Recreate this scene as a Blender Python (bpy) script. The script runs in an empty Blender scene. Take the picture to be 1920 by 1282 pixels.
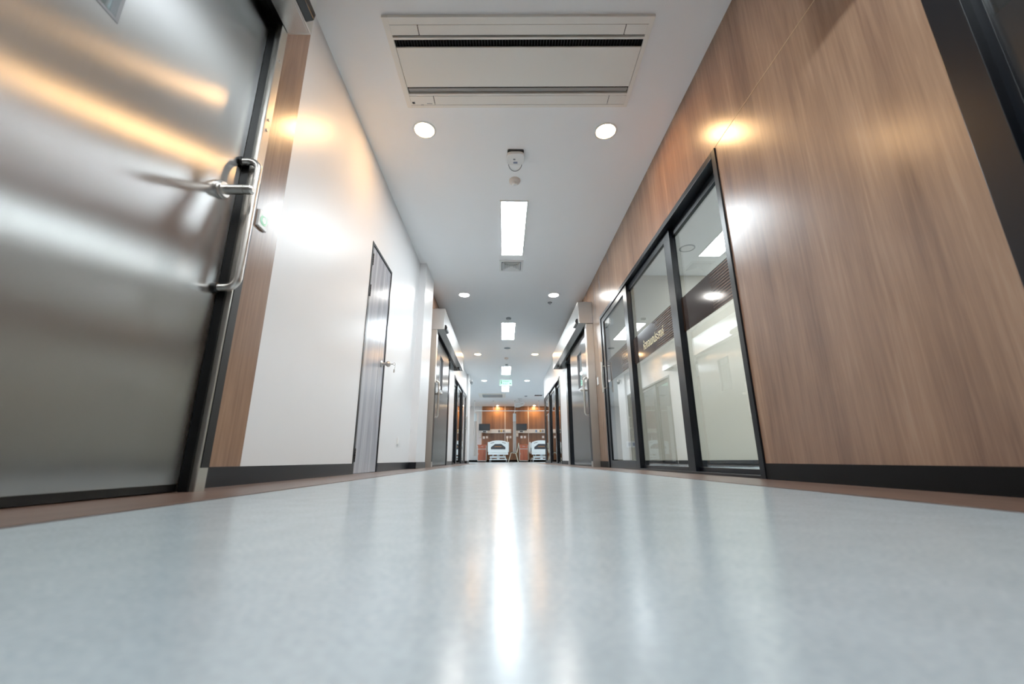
import bpy, bmesh, math, random
from mathutils import Vector, Matrix
random.seed(7)
S = bpy.context.scene
COL = S.collection
PI = math.pi
# ------------------------------------------------------------------ measures (metres)
XL, XR, HC = -1.176, 1.380, 2.782
BASE_H = 0.082

# ------------------------------------------------------------------ materials
def nt(name):
    m = bpy.data.materials.new(name); m.use_nodes = True
    t = m.node_tree; b = t.nodes['Principled BSDF']
    return m, t, b
def lin(r, g, b):
    f = lambda c: (c/255/12.92) if c/255 <= .04045 else ((c/255+.055)/1.055)**2.4
    return (f(r), f(g), f(b), 1)
def plain(name, col, rough=.5, metal=0.0, spec=.5, noise=0.03, scale=18.0, bump=0.0):
    """flat colour with a faint procedural mottling"""
    m, t, b = nt(name)
    n = t.nodes.new('ShaderNodeTexNoise'); n.inputs['Scale'].default_value = scale; n.inputs['Detail'].default_value = 3
    g = t.nodes.new('ShaderNodeNewGeometry'); t.links.new(g.outputs['Position'], n.inputs['Vector'])
    r = t.nodes.new('ShaderNodeValToRGB')
    c = Vector(col[:3])
    r.color_ramp.elements[0].color = (*(c*(1-noise)), 1); r.color_ramp.elements[1].color = (*(c*(1+noise)), 1)
    t.links.new(n.outputs['Fac'], r.inputs[0]); t.links.new(r.outputs[0], b.inputs['Base Color'])
    b.inputs['Roughness'].default_value = rough; b.inputs['Metallic'].default_value = metal
    b.inputs['Specular IOR Level'].default_value = spec
    if bump:
        bp = t.nodes.new('ShaderNodeBump'); bp.inputs['Strength'].default_value = bump; bp.inputs['Distance'].default_value = .004
        t.links.new(n.outputs['Fac'], bp.inputs['Height']); t.links.new(bp.outputs[0], b.inputs['Normal'])
    return m
def streaked(name, cols, rough=.3, zs=.6, hs=22.0, fine=130.0, spec=.5, axis='Z', fac=.35, coat=0.0, cells=0.0):
    """laminate with grain running along one axis"""
    m, t, b = nt(name)
    g = t.nodes.new('ShaderNodeNewGeometry')
    def noise(sc, along, detail, off):
        mp = t.nodes.new('ShaderNodeMapping')
        v = {'Z': (sc, sc, along), 'Y': (sc, along, sc)}[axis]
        mp.inputs['Scale'].default_value = v; mp.inputs['Location'].default_value = (off, off*2, off*3)
        t.links.new(g.outputs['Position'], mp.inputs['Vector'])
        n = t.nodes.new('ShaderNodeTexNoise'); n.inputs['Scale'].default_value = 1; n.inputs['Detail'].default_value = detail
        n.inputs['Roughness'].default_value = .6; n.inputs['Distortion'].default_value = .35
        t.links.new(mp.outputs[0], n.inputs['Vector']); return n
    n1 = noise(hs, zs, 5, 3.1); n2 = noise(fine, zs*3, 3, 1.7)
    mx = t.nodes.new('ShaderNodeMath'); mx.operation = 'MULTIPLY_ADD'; mx.inputs[1].default_value = fac
    sub = t.nodes.new('ShaderNodeMath'); sub.operation = 'MULTIPLY'; sub.inputs[1].default_value = 1-fac
    t.links.new(n1.outputs['Fac'], sub.inputs[0]); t.links.new(n2.outputs['Fac'], mx.inputs[0]); t.links.new(sub.outputs[0], mx.inputs[2])
    r = t.nodes.new('ShaderNodeValToRGB'); e = r.color_ramp.elements
    e[0].position = .30; e[0].color = cols[0]; e[1].position = .70; e[1].color = cols[-1]
    for i, c in enumerate(cols[1:-1]):
        k = e.new(.30+.40*(i+1)/(len(cols)-1)); k.color = c
    t.links.new(mx.outputs[0], r.inputs[0]); t.links.new(r.outputs[0], b.inputs['Base Color'])
    b.inputs['Roughness'].default_value = rough; b.inputs['Specular IOR Level'].default_value = spec
    b.inputs['Coat Weight'].default_value = coat; b.inputs['Coat Roughness'].default_value = .15
    return m
def steel(name, col, rough=.3, aniso=.75, rot=0.0):
    m, t, b = nt(name)
    g = t.nodes.new('ShaderNodeNewGeometry'); mp = t.nodes.new('ShaderNodeMapping')
    mp.inputs['Scale'].default_value = (260, 260, 1.2); t.links.new(g.outputs['Position'], mp.inputs['Vector'])
    n = t.nodes.new('ShaderNodeTexNoise'); n.inputs['Scale'].default_value = 1; n.inputs['Detail'].default_value = 2
    t.links.new(mp.outputs[0], n.inputs['Vector'])
    r = t.nodes.new('ShaderNodeValToRGB'); c = Vector(col[:3])
    r.color_ramp.elements[0].color = (*(c*.93), 1); r.color_ramp.elements[1].color = (*(c*1.06), 1)
    t.links.new(n.outputs['Fac'], r.inputs[0]); t.links.new(r.outputs[0], b.inputs['Base Color'])
    b.inputs['Metallic'].default_value = 1; b.inputs['Roughness'].default_value = rough
    b.inputs['Anisotropic'].default_value = aniso; b.inputs['Anisotropic Rotation'].default_value = rot
    tg = t.nodes.new('ShaderNodeTangent'); tg.direction_type = 'RADIAL'; tg.axis = 'Z'
    t.links.new(tg.outputs[0], b.inputs['Tangent'])
    return m
def emis(name, col, strength):
    m, t, b = nt(name)
    b.inputs['Base Color'].default_value = (.8, .8, .8, 1)
    b.inputs['Emission Color'].default_value = (*col, 1); b.inputs['Emission Strength'].default_value = strength
    return m
def glass(name, tint=(1, 1, 1), gain=2.0, rough=.0):
    """thin sheet: clear with a two-surface Fresnel reflection"""
    m = bpy.data.materials.new(name); m.use_nodes = True; t = m.node_tree; t.nodes.clear()
    o = t.nodes.new('ShaderNodeOutputMaterial'); mix = t.nodes.new('ShaderNodeMixShader')
    tr = t.nodes.new('ShaderNodeBsdfTransparent'); tr.inputs[0].default_value = (*tint, 1)
    gl = t.nodes.new('ShaderNodeBsdfGlossy'); gl.inputs['Roughness'].default_value = rough
    fr = t.nodes.new('ShaderNodeFresnel'); fr.inputs['IOR'].default_value = 1.5
    g = t.nodes.new('ShaderNodeNewGeometry'); mi = t.nodes.new('ShaderNodeMixRGB')
    # same Fresnel from either face: flip IOR when seen from behind
    iv = t.nodes.new('ShaderNodeMath'); iv.operation = 'MULTIPLY_ADD'; iv.inputs[1].default_value = 1/1.5-1.5; iv.inputs[2].default_value = 1.5
    t.links.new(g.outputs['Backfacing'], iv.inputs[0])
    t.links.new(iv.outputs[0], fr.inputs['IOR'])
    t.nodes.remove(mi)
    mu = t.nodes.new('ShaderNodeMath'); mu.operation = 'MULTIPLY'; mu.inputs[1].default_value = gain; mu.use_clamp = True
    t.links.new(fr.outputs[0], mu.inputs[0]); t.links.new(mu.outputs[0], mix.inputs[0])
    t.links.new(tr.outputs[0], mix.inputs[1]); t.links.new(gl.outputs[0], mix.inputs[2]); t.links.new(mix.outputs[0], o.inputs[0])
    return m
def floor_mat():
    m, t, b = nt('vinyl floor')
    g = t.nodes.new('ShaderNodeNewGeometry')
    n1 = t.nodes.new('ShaderNodeTexNoise'); n1.inputs['Scale'].default_value = 150; n1.inputs['Detail'].default_value = 6
    n2 = t.nodes.new('ShaderNodeTexNoise'); n2.inputs['Scale'].default_value = 14.0; n2.inputs['Detail'].default_value = 4
    for n in (n1, n2): t.links.new(g.outputs['Position'], n.inputs['Vector'])
    ad = t.nodes.new('ShaderNodeMath'); ad.operation = 'MULTIPLY_ADD'; ad.inputs[1].default_value = .7
    s = t.nodes.new('ShaderNodeMath'); s.operation = 'MULTIPLY'; s.inputs[1].default_value = .3
    t.links.new(n2.outputs['Fac'], s.inputs[0]); t.links.new(n1.outputs['Fac'], ad.inputs[0]); t.links.new(s.outputs[0], ad.inputs[2])
    r = t.nodes.new('ShaderNodeValToRGB')
    r.color_ramp.elements[0].position = .30; r.color_ramp.elements[0].color = lin(142, 156, 164)
    r.color_ramp.elements[1].position = .68; r.color_ramp.elements[1].color = lin(170, 183, 190)
    t.links.new(ad.outputs[0], r.inputs[0]); t.links.new(r.outputs[0], b.inputs['Base Color'])
    b.inputs['Roughness'].default_value = .215
    b.inputs['Specular IOR Level'].default_value = .55
    return m
def decal_mat():
    """dark brown film with fine horizontal pin stripes fading along its length"""
    m, t, b = nt('striped decal film')
    g = t.nodes.new('ShaderNodeNewGeometry'); sp = t.nodes.new('ShaderNodeSeparateXYZ'); t.links.new(g.outputs['Position'], sp.inputs[0])
    k = t.nodes.new('ShaderNodeMath'); k.operation = 'MULTIPLY'; k.inputs[1].default_value = 2*PI/.0205; t.links.new(sp.outputs['Z'], k.inputs[0])
    s = t.nodes.new('ShaderNodeMath'); s.operation = 'SINE'; t.links.new(k.outputs[0], s.inputs[0])
    gt = t.nodes.new('ShaderNodeMath'); gt.operation = 'GREATER_THAN'; gt.inputs[1].default_value = .2; t.links.new(s.outputs[0], gt.inputs[0])
    y = t.nodes.new('ShaderNodeMath'); y.operation = 'MULTIPLY'; y.inputs[1].default_value = 2*PI/1.08; t.links.new(sp.outputs['Y'], y.inputs[0])
    ys = t.nodes.new('ShaderNodeMath'); ys.operation = 'SINE'; t.links.new(y.outputs[0], ys.inputs[0])
    mr = t.nodes.new('ShaderNodeMapRange'); mr.inputs['From Min'].default_value = -.2; mr.inputs['From Max'].default_value = .8; t.links.new(ys.outputs[0], mr.inputs['Value'])
    mu = t.nodes.new('ShaderNodeMath'); mu.operation = 'MULTIPLY'; t.links.new(gt.outputs[0], mu.inputs[0]); t.links.new(mr.outputs[0], mu.inputs[1])
    mx = t.nodes.new('ShaderNodeMixRGB'); mx.inputs[1].default_value = lin(48, 40, 38); mx.inputs[2].default_value = lin(112, 97, 90)
    t.links.new(mu.outputs[0], mx.inputs[0]); t.links.new(mx.outputs[0], b.inputs['Base Color'])
    b.inputs['Roughness'].default_value = .08
    return m

M = {}
M['floor'] = floor_mat()
M['strip'] = streaked('brown vinyl strip', [lin(58, 44, 38), lin(84, 64, 54), lin(104, 82, 70)], .35, zs=1.5, hs=30, axis='Y')
M['white_wall'] = plain('white laminate wall', (.73, .735, .745, 1), .36, noise=.012, scale=6, spec=.4)
M['ceiling'] = plain('ceiling paint', (.93, .935, .94, 1), .7, noise=.01, scale=4, spec=.2)
M['wood'] = streaked('walnut laminate', [lin(94, 69, 55), lin(122, 92, 73), lin(140, 108, 85), lin(158, 125, 100)], .25, zs=.8, hs=7, fine=70, fac=.38, spec=.45)
M['ward_wood'] = streaked('ward wood panel', [lin(84, 54, 36), lin(118, 78, 50), lin(142, 98, 64)], .35, zs=.25, hs=7, fine=40)
M['grey_wood'] = streaked('grey oak laminate', [lin(112, 113, 122), lin(156, 158, 167), lin(194, 196, 204)], .22, zs=.7, hs=16, fine=150, fac=.5)
M['beige'] = plain('side room paint', lin(196, 188, 172), .6, noise=.01)
M['base'] = plain('black skirting', lin(15, 17, 22), .35, spec=.3, noise=.08, scale=10)
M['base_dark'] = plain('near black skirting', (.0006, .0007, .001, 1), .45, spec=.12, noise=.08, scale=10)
M['black'] = plain('black aluminium', lin(7, 10, 16), .30, metal=.0, spec=.22, noise=.05)
M['rubber'] = plain('black rubber', (.0008, .0008, .001, 1), .4, spec=.3, noise=.05)
M['slot_shade'] = plain('painted slot shade', (.002, .002, .002, 1), .9, spec=.1)  # near black colour standing for shade inside the unit's slots
M['dark'] = plain('dark plastic', lin(10, 10, 13), .3)
M['steel'] = steel('brushed stainless', (.37, .37, .368), .27, 1.0, 0.0)
M['steel_box'] = steel('brushed stainless housing', (.62, .615, .60), .30, .5, 0.0)
M['chrome'] = plain('satin steel', (.62, .59, .55, 1), .31, metal=1, noise=.02)
M['frame_steel'] = steel('stainless jamb', (.58, .55, .50), .32, .5, 0.0)
M['glass'] = glass('clear glass', (.97, .985, .98), 2.0)
M['glass_dark'] = glass('tinted glass', (.30, .36, .38), 1.6)
M['mirror_glass'] = glass('vision glass', (.78, .88, .90), 2.0)
M['decal'] = decal_mat()
M['gold'] = plain('cream lettering', lin(226, 214, 158), .4)
M['plastic'] = plain('white plastic', (.78, .78, .77, 1), .35, noise=.01)
M['ac'] = plain('off white casing', lin(240, 235, 226), .45, noise=.01)
M['ac_shadow'] = plain('shaded louvre casing', lin(150, 147, 142), .5)  # casing colour darkened to paint shade onto the louvres
M['grey'] = plain('grey plastic', lin(120, 122, 126), .45)
M['cream'] = plain('cream plastic', lin(216, 205, 196), .4)
M['mid_grey'] = plain('vent grey', lin(140, 146, 150), .5)
M['blue_grey'] = plain('blue grey print', lin(120, 132, 160), .5)
M['green'] = plain('exit green', lin(8, 110, 66), .5)
M['exit_face'] = emis('lit exit sign face', (.45, 1.0, .72), .10); M['exit_face'].node_tree.nodes['Principled BSDF'].inputs['Base Color'].default_value = (.40, .72, .56, 1)
M['green_led'] = emis('green ring', (.1, .9, .4), .12)
M['alu'] = plain('bedhead panel aluminium', lin(205, 200, 196), .35, metal=.3)
M['white_strip'] = plain('white joint strip', lin(215, 200, 185), .4)
M['screen'] = plain('screen', lin(34, 44, 52), .12)
M['cab_wood'] = streaked('cherry laminate', [lin(160, 78, 52), lin(196, 104, 74), lin(208, 120, 88)], .3, zs=1.2, hs=10)
M['bed_white'] = plain('bed moulding', lin(222, 230, 232), .35)
M['bed_dark'] = plain('bed inset', lin(42, 44, 50), .4)
M['orange_print'] = plain('orange print', lin(176, 118, 60), .5)
M['mattress'] = plain('mattress blue grey', lin(96, 108, 112), .7)
M['curtain'] = plain('curtain cloth', lin(198, 192, 188), .8, noise=.05)
M['frame_cream'] = plain('cream painted tube', lin(224, 222, 200), .35)
M['seat'] = plain('dark seat pad', lin(50, 62, 52), .6)
M['panel_light'] = emis('LED panel diffuser', (.86, .95, 1.0), 12.5)
M['warm_light'] = emis('warm LED lens', (1.0, .55, .22), 46.0)
M['cool_light'] = emis('neutral LED lens', (1.0, .96, .90), 48.0)
M['spot_light'] = emis('warm spot lens', (1.0, .62, .26), 330.0)
M['pink'] = plain('pale pink socket', lin(226, 206, 196), .4)
M['blue'] = plain('blue valve', lin(90, 130, 180), .4)
M['yellow'] = plain('yellow valve', lin(190, 160, 90), .4)

# ------------------------------------------------------------------ mesh builder
class MB:
    def __init__(s): s.bm = bmesh.new(); s.cur = 0
    def mat(s, i): s.cur = i; return s
    def _tag(s, faces, smooth=False):
        for f in faces: f.material_index = s.cur; f.smooth = smooth
    def box(s, x0, x1, y0, y1, z0, z1, rot=None, about=None):
        x0, x1 = sorted((x0, x1)); y0, y1 = sorted((y0, y1)); z0, z1 = sorted((z0, z1))
        v = [s.bm.verts.new(p) for p in ((x0,y0,z0),(x1,y0,z0),(x1,y1,z0),(x0,y1,z0),(x0,y0,z1),(x1,y0,z1),(x1,y1,z1),(x0,y1,z1))]
        if rot is not None:
            c = Vector(about) if about else Vector(((x0+x1)/2, (y0+y1)/2, (z0+z1)/2))
            for q in v: q.co = c + rot @ (q.co-c)
        fs = [s.bm.faces.new([v[i] for i in q]) for q in ((3,2,1,0),(4,5,6,7),(0,1,5,4),(1,2,6,5),(2,3,7,6),(3,0,4,7))]
        s._tag(fs); return s
    def poly(s, pts, depth):
        """extrude a planar polygon by vector depth"""
        d = Vector(depth); a = [s.bm.verts.new(p) for p in pts]; b = [s.bm.verts.new(Vector(p)+d) for p in pts]; n = len(pts)
        fs = [s.bm.faces.new(a[::-1]), s.bm.faces.new(b)] + [s.bm.faces.new((a[i], a[(i+1) % n], b[(i+1) % n], b[i])) for i in range(n)]
        s._tag(fs); return s
    def tube(s, path, r, n=10, cap=True, closed=False):
        P = [Vector(p) for p in path]; k = len(P)
        rr = r if isinstance(r, (list, tuple)) else [r]*k
        T = []
        for i in range(k):
            a = P[(i-1) % k] if closed or i > 0 else P[i]; b = P[(i+1) % k] if closed or i < k-1 else P[i]
            T.append((b-a).normalized())
        u = T[0].orthogonal().normalized(); rings = []
        for i in range(k):
            u = (u - T[i]*u.dot(T[i])).normalized(); w = T[i].cross(u)
            rings.append([s.bm.verts.new(P[i]+rr[i]*(math.cos(2*PI*j/n)*u+math.sin(2*PI*j/n)*w)) for j in range(n)])
        fs = []
        for i in range(k if closed else k-1):
            A, B = rings[i], rings[(i+1) % k]
            for j in range(n): fs.append(s.bm.faces.new((A[j], A[(j+1) % n], B[(j+1) % n], B[j])))
        s._tag(fs, True)
        if cap and not closed:
            s._tag([s.bm.faces.new(rings[0][::-1]), s.bm.faces.new(rings[-1])])
        return s
    def lathe(s, prof, c, n=28, axis='Z', sx=1, sy=1):
        """prof = (radius, height) pairs turned about an axis through c"""
        c = Vector(c); rings = []
        def P(r, h, a):
            x, y = r*math.cos(a)*sx, r*math.sin(a)*sy
            return c + (Vector((x, y, h)) if axis == 'Z' else Vector((h, x, y)) if axis == 'X' else Vector((x, h, y)))
        for r, h in prof:
            rings.append([s.bm.verts.new(P(0, h, 0))] if r == 0 else [s.bm.verts.new(P(r, h, 2*PI*j/n)) for j in range(n)])
        fs = []
        for A, B in zip(rings, rings[1:]):
            for j in range(n):
                q = [A[j % len(A)], A[(j+1) % len(A)], B[(j+1) % len(B)], B[j % len(B)]]
                q = list(dict.fromkeys(q))
                if len(q) > 2: fs.append(s.bm.faces.new(q))
        for R, rev in ((rings[0], True), (rings[-1], False)):
            if len(R) > 1: fs.append(s.bm.faces.new(R[::-1] if rev else R))
        s._tag(fs, True); return s
    def grid(s, fn, nu, nv, smooth=True):
        V = [[s.bm.verts.new(fn(i/nu, j/nv)) for j in range(nv+1)] for i in range(nu+1)]
        s._tag([s.bm.faces.new((V[i][j], V[i+1][j], V[i+1][j+1], V[i][j+1])) for i in range(nu) for j in range(nv)], smooth); return s
    def build(s, name, mats, parent=None, bevel=0.0, label=None, origin=None, seg=2):
        bm = s.bm
        bmesh.ops.recalc_face_normals(bm, faces=bm.faces)
        if bevel:
            ed = [e for e in bm.edges if len(e.link_faces) == 2 and e.calc_face_angle(0) > .9]
            bmesh.ops.bevel(bm, geom=ed, offset=bevel, segments=seg, profile=.6, affect='EDGES', clamp_overlap=True)
        for e in bm.edges:
            if len(e.link_faces) == 2 and e.calc_face_angle(0) > .7: e.smooth = False
        if parent is not None: off = root_loc(parent)
        elif origin is not None: off = Vector(origin)
        else:
            lo = Vector([min(v.co[i] for v in bm.verts) for i in range(3)]); hi = Vector([max(v.co[i] for v in bm.verts) for i in range(3)])
            off = Vector(((lo.x+hi.x)/2, (lo.y+hi.y)/2, lo.z))
        for v in bm.verts: v.co -= off
        me = bpy.data.meshes.new(name); bm.to_mesh(me); bm.free()
        for m in (mats if isinstance(mats, (list, tuple)) else [mats]): me.materials.append(M[m])
        o = bpy.data.objects.new(name, me); COL.objects.link(o)
        if parent is not None: o.parent = parent
        else: o.location = off
        if label: o['label'] = label
        return o
def root_loc(o):
    v = Vector((0, 0, 0))
    while o is not None: v += o.location; o = o.parent
    return v
def tag(o, label=None, cat=None, group=None, kind=None):
    if label: o['label'] = label
    if cat: o['category'] = cat
    if group: o['group'] = group
    if kind: o['kind'] = kind
    return o
def thing(name, loc, label, cat, group=None, kind=None):
    o = bpy.data.objects.new(name, None); o.empty_display_size = .1; COL.objects.link(o); o.location = loc
    return tag(o, label, cat, group, kind)
def copy_tree(o, loc=None, parent=None):
    c = o.copy(); COL.objects.link(c)
    if parent is not None: c.parent = parent
    if loc is not None: c.location = loc
    for ch in list(o.children): copy_tree(ch, None, c)
    return c
def struct(o, label=None, cat=None): return tag(o, label, cat, None, 'structure')
def text_mesh(body, size, mat, name, parent, pos, xdir, ydir, depth=.001, width=None):
    cu = bpy.data.curves.new('lettering', 'FONT'); cu.body = body; cu.size = 1; cu.resolution_u = 3
    to = bpy.data.objects.new('lettering', cu); COL.objects.link(to)
    me = bpy.data.meshes.new_from_object(to.evaluated_get(bpy.context.evaluated_depsgraph_get()))
    bpy.data.objects.remove(to); bpy.data.curves.remove(cu)
    xs = [v.co.x for v in me.vertices]; w = max(xs)-min(xs); x0 = min(xs)
    kx = (width/w) if width else size
    X, Y = Vector(xdir), Vector(ydir); N = X.cross(Y); off = Vector(pos)-root_loc(parent)
    for v in me.vertices: v.co = off + X*((v.co.x-x0)*kx) + Y*(v.co.y*size) + N*depth
    me.materials.clear(); me.materials.append(M[mat])
    o = bpy.data.objects.new(name, me); COL.objects.link(o); o.parent = parent
    return o

# ================================================================== THE SETTING
FAR = 21.955          # far wall of the ward
WARD_Y = 14.15        # where the corridor opens into the ward
WX0, WX1 = -3.6, 4.4  # ward side walls
BACK = -3.2
b = MB(); b.box(-4.6, 5.2, BACK-.1, FAR+.1, -.1, 0)
struct(b.build('floor', 'floor'), 'pale blue grey mottled vinyl corridor floor with soft reflections', 'floor')
b = MB(); b.box(-4.6, 5.2, BACK-.1, FAR+.1, HC, HC+.1)
struct(b.build('ceiling', 'ceiling'), 'smooth white corridor ceiling', 'ceiling')
# brown border strips laid in the floor
b = MB(); b.box(XL, -.818, BACK, 13.4, 0, .0025); struct(b.build('trim_1', 'strip'), 'brown wood look border strip along left edge of floor', 'floor trim')
b = MB(); b.box(1.024, XR, BACK, 14.1, 0, .0025); struct(b.build('trim_2', 'strip'), 'brown wood look border strip along right edge of floor', 'floor trim')

# --- left wall: wood cheek at the near door, white panels, wood again round the far door
T = .12
w = MB()
def wl(y0, y1, z0, z1, m): w.mat(m).box(XL-T, XL, y0, y1, z0, z1)
wl(BACK, 1.98, 0, HC, 1)
wl(1.98, 3.42, 0, HC, 0); wl(3.42, 4.09, 2.01, HC, 0); wl(4.09, 6.07, 0, HC, 0)
wl(6.07, 7.4, 0, HC, 1); wl(7.4, 9.05, 2.16, HC, 1); wl(9.05, 10.0, 0, HC, 0)
wl(10.0, 13.32, 2.09, HC, 0); wl(13.32, WARD_Y, 0, HC, 0)
struct(w.build('wall_left', ['white_wall', 'wood']), 'glossy white left corridor wall with wood cheek by near door', 'wall')
b = MB(); b.box(XL, -1.086, 5.433, 6.07, 0, HC); struct(b.build('wall_left_pilaster', 'white_wall'), 'white pilaster stepping out of the left wall', 'wall')
b = MB(); b.box(XL, -1.118, 13.36, WARD_Y, 0, HC); struct(b.build('wall_left_column', 'white_wall'), 'white column where left corridor wall meets the ward', 'wall')
w = MB()
def wr(y0, y1, z0, z1, m): w.mat(m).box(XR, XR+T, y0, y1, z0, z1)
wr(BACK, -2.0, 0, HC, 0); wr(-2.0, 1.0, 2.10, HC, 0); wr(1.0, 2.27, 0, HC, 0); wr(2.27, 5.66, 2.065, HC, 0); wr(5.66, 7.2, 0, HC, 0)
wr(7.2, 9.0, 2.16, HC, 0); wr(9.0, 10.15, 0, HC, 1); wr(10.15, 14.1, 2.09, HC, 1); wr(14.1, 14.2, 0, HC, 1)
struct(w.build('wall_right', ['wood', 'white_wall']), 'walnut laminate right corridor wall, white beyond the far steel door', 'wall')
# light joint line in the right hand wood panelling
b = MB(); b.box(XR-.0015, XR, 1.0, 2.27, 2.066, 2.069)
M['joint'] = plain('pale joint', lin(196, 158, 118), .4)
struct(b.build('trim_3', 'joint'), 'pale joint line in right wood panelling above the glass doors', 'wall trim')
b = MB(); b.box(XL-T, XR+T, BACK-.1, BACK, 0, HC); struct(b.build('wall_back', 'white_wall'), 'white wall behind the viewpoint', 'wall')
# ward shell
b = MB(); b.box(WX0-.1, WX1+.1, FAR, FAR+.1, 0, HC); struct(b.build('wall_far', 'white_wall'), 'off white end wall of the ward', 'wall')
b = MB(); b.box(WX0-.1, WX0, WARD_Y, FAR, 0, HC); b.box(WX0, XL-T, WARD_Y-.1, WARD_Y, 0, HC)
struct(b.build('wall_ward_left', 'white_wall'), 'white side wall of ward on left', 'wall')
b = MB(); b.box(WX1, WX1+.1, WARD_Y, FAR, 0, HC); b.box(XR+T, WX1, WARD_Y-.05, WARD_Y+.05, 0, HC)
struct(b.build('wall_ward_right', 'white_wall'), 'white side wall of ward on right', 'wall')
# wood panelling behind the beds
b = MB(); b.box(-1.10, 3.2, FAR-.04, FAR, .1, HC)
struct(b.build('wall_ward_panelling', 'ward_wood'), 'warm wood panelling behind the ward beds', 'wall')
b = MB(); b.box(-1.125, -1.095, FAR-.055, FAR, .1, HC); struct(b.build('trim_4', 'white_strip'), 'pale edge strip left of ward wood panelling', 'wall trim')
b = MB(); b.box(.072, .104, FAR-.046, FAR-.04, .1, HC); struct(b.build('trim_5', 'white_strip'), 'pale joint strip in ward panelling beside hanging curtain', 'wall trim')
b = MB(); b.box(1.272, 1.304, FAR-.046, FAR-.04, .1, HC); struct(b.build('trim_6', 'white_strip'), 'pale joint strip in ward panelling right of second screen', 'wall trim')
# baseboards
b = MB()
for y0, y1 in ((1.6, 3.42), (4.09, 5.433)): b.box(XL, XL+.006, y0, y1, 0, BASE_H)
b.box(XL+.006, -1.080, 5.427, 5.433, 0, BASE_H); b.box(-1.086, -1.080, 5.433, 6.07, 0, BASE_H)
b.box(XL, XL+.006, 9.1, 9.95, 0, BASE_H)
b.box(XL, -1.112, 13.354, 13.36, 0, BASE_H); b.box(-1.118, -1.112, 13.36, WARD_Y, 0, BASE_H)
struct(b.build('baseboard_left', 'base'), 'black skirting along the left corridor wall', 'baseboard')
b = MB(); b.box(XR-.006, XR, 1.0, 2.275, 0, BASE_H); b.box(XR-.006, XR, 5.66, 6.15, 0, BASE_H); b.box(XR-.006, XR, 9.2, 10.12, 0, BASE_H)
struct(b.build('baseboard_right', 'base_dark'), 'black skirting along the right wood wall', 'baseboard')
b = MB(); b.box(WX0, 3.2, FAR-.05, FAR-.04, 0, .1); struct(b.build('baseboard_far', 'base_dark'), 'black skirting along the ward end wall', 'baseboard')

# side room behind the near right glass doors
RX = 5.0
b = MB(); b.box(XR+T, RX, 5.80, 5.9, 0, HC); struct(b.build('wall_side_room_end', 'beige'), 'beige end wall seen through the right glass doors', 'wall')
b = MB(); b.box(RX, RX+.1, -2.2, 5.9, 0, HC); struct(b.build('wall_side_room_back', 'beige'), 'beige back wall of the room behind right glass doors', 'wall')
b = MB(); b.box(XR+T, RX, 1.35, 1.45, 0, HC); struct(b.build('wall_side_room_near', 'beige'), 'beige partition between the two glazed side rooms', 'wall')
b = MB(); b.box(XR+T, RX, 5.792, 5.80, 0, .09); struct(b.build('baseboard_side_room', 'base'), 'dark skirting inside the glazed side room', 'baseboard')
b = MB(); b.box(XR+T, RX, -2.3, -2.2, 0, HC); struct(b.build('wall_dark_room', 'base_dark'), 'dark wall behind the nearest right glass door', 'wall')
# rooms behind the far doors
b = MB(); b.box(4.0, 4.1, 5.9, WARD_Y-.05, 0, HC); struct(b.build('wall_right_bay', 'beige'), 'back wall of room behind far right glass doors', 'wall')
b = MB(); b.box(XR+T, 4.0, 9.5, 9.6, 0, HC); struct(b.build('wall_right_partition', 'beige'), 'partition behind far right glass doors', 'wall')
b = MB(); b.box(-3.7, -3.6, 6.0, WARD_Y-.1, 0, HC); struct(b.build('wall_left_bay', 'ward_wood'), 'wood back wall of room behind far left glass doors', 'wall')
b = MB(); b.box(-3.6, XL-T, 6.0, 6.1, 0, HC); struct(b.build('wall_left_bay_near', 'beige'), 'near wall of room behind far left glass doors', 'wall')

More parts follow.
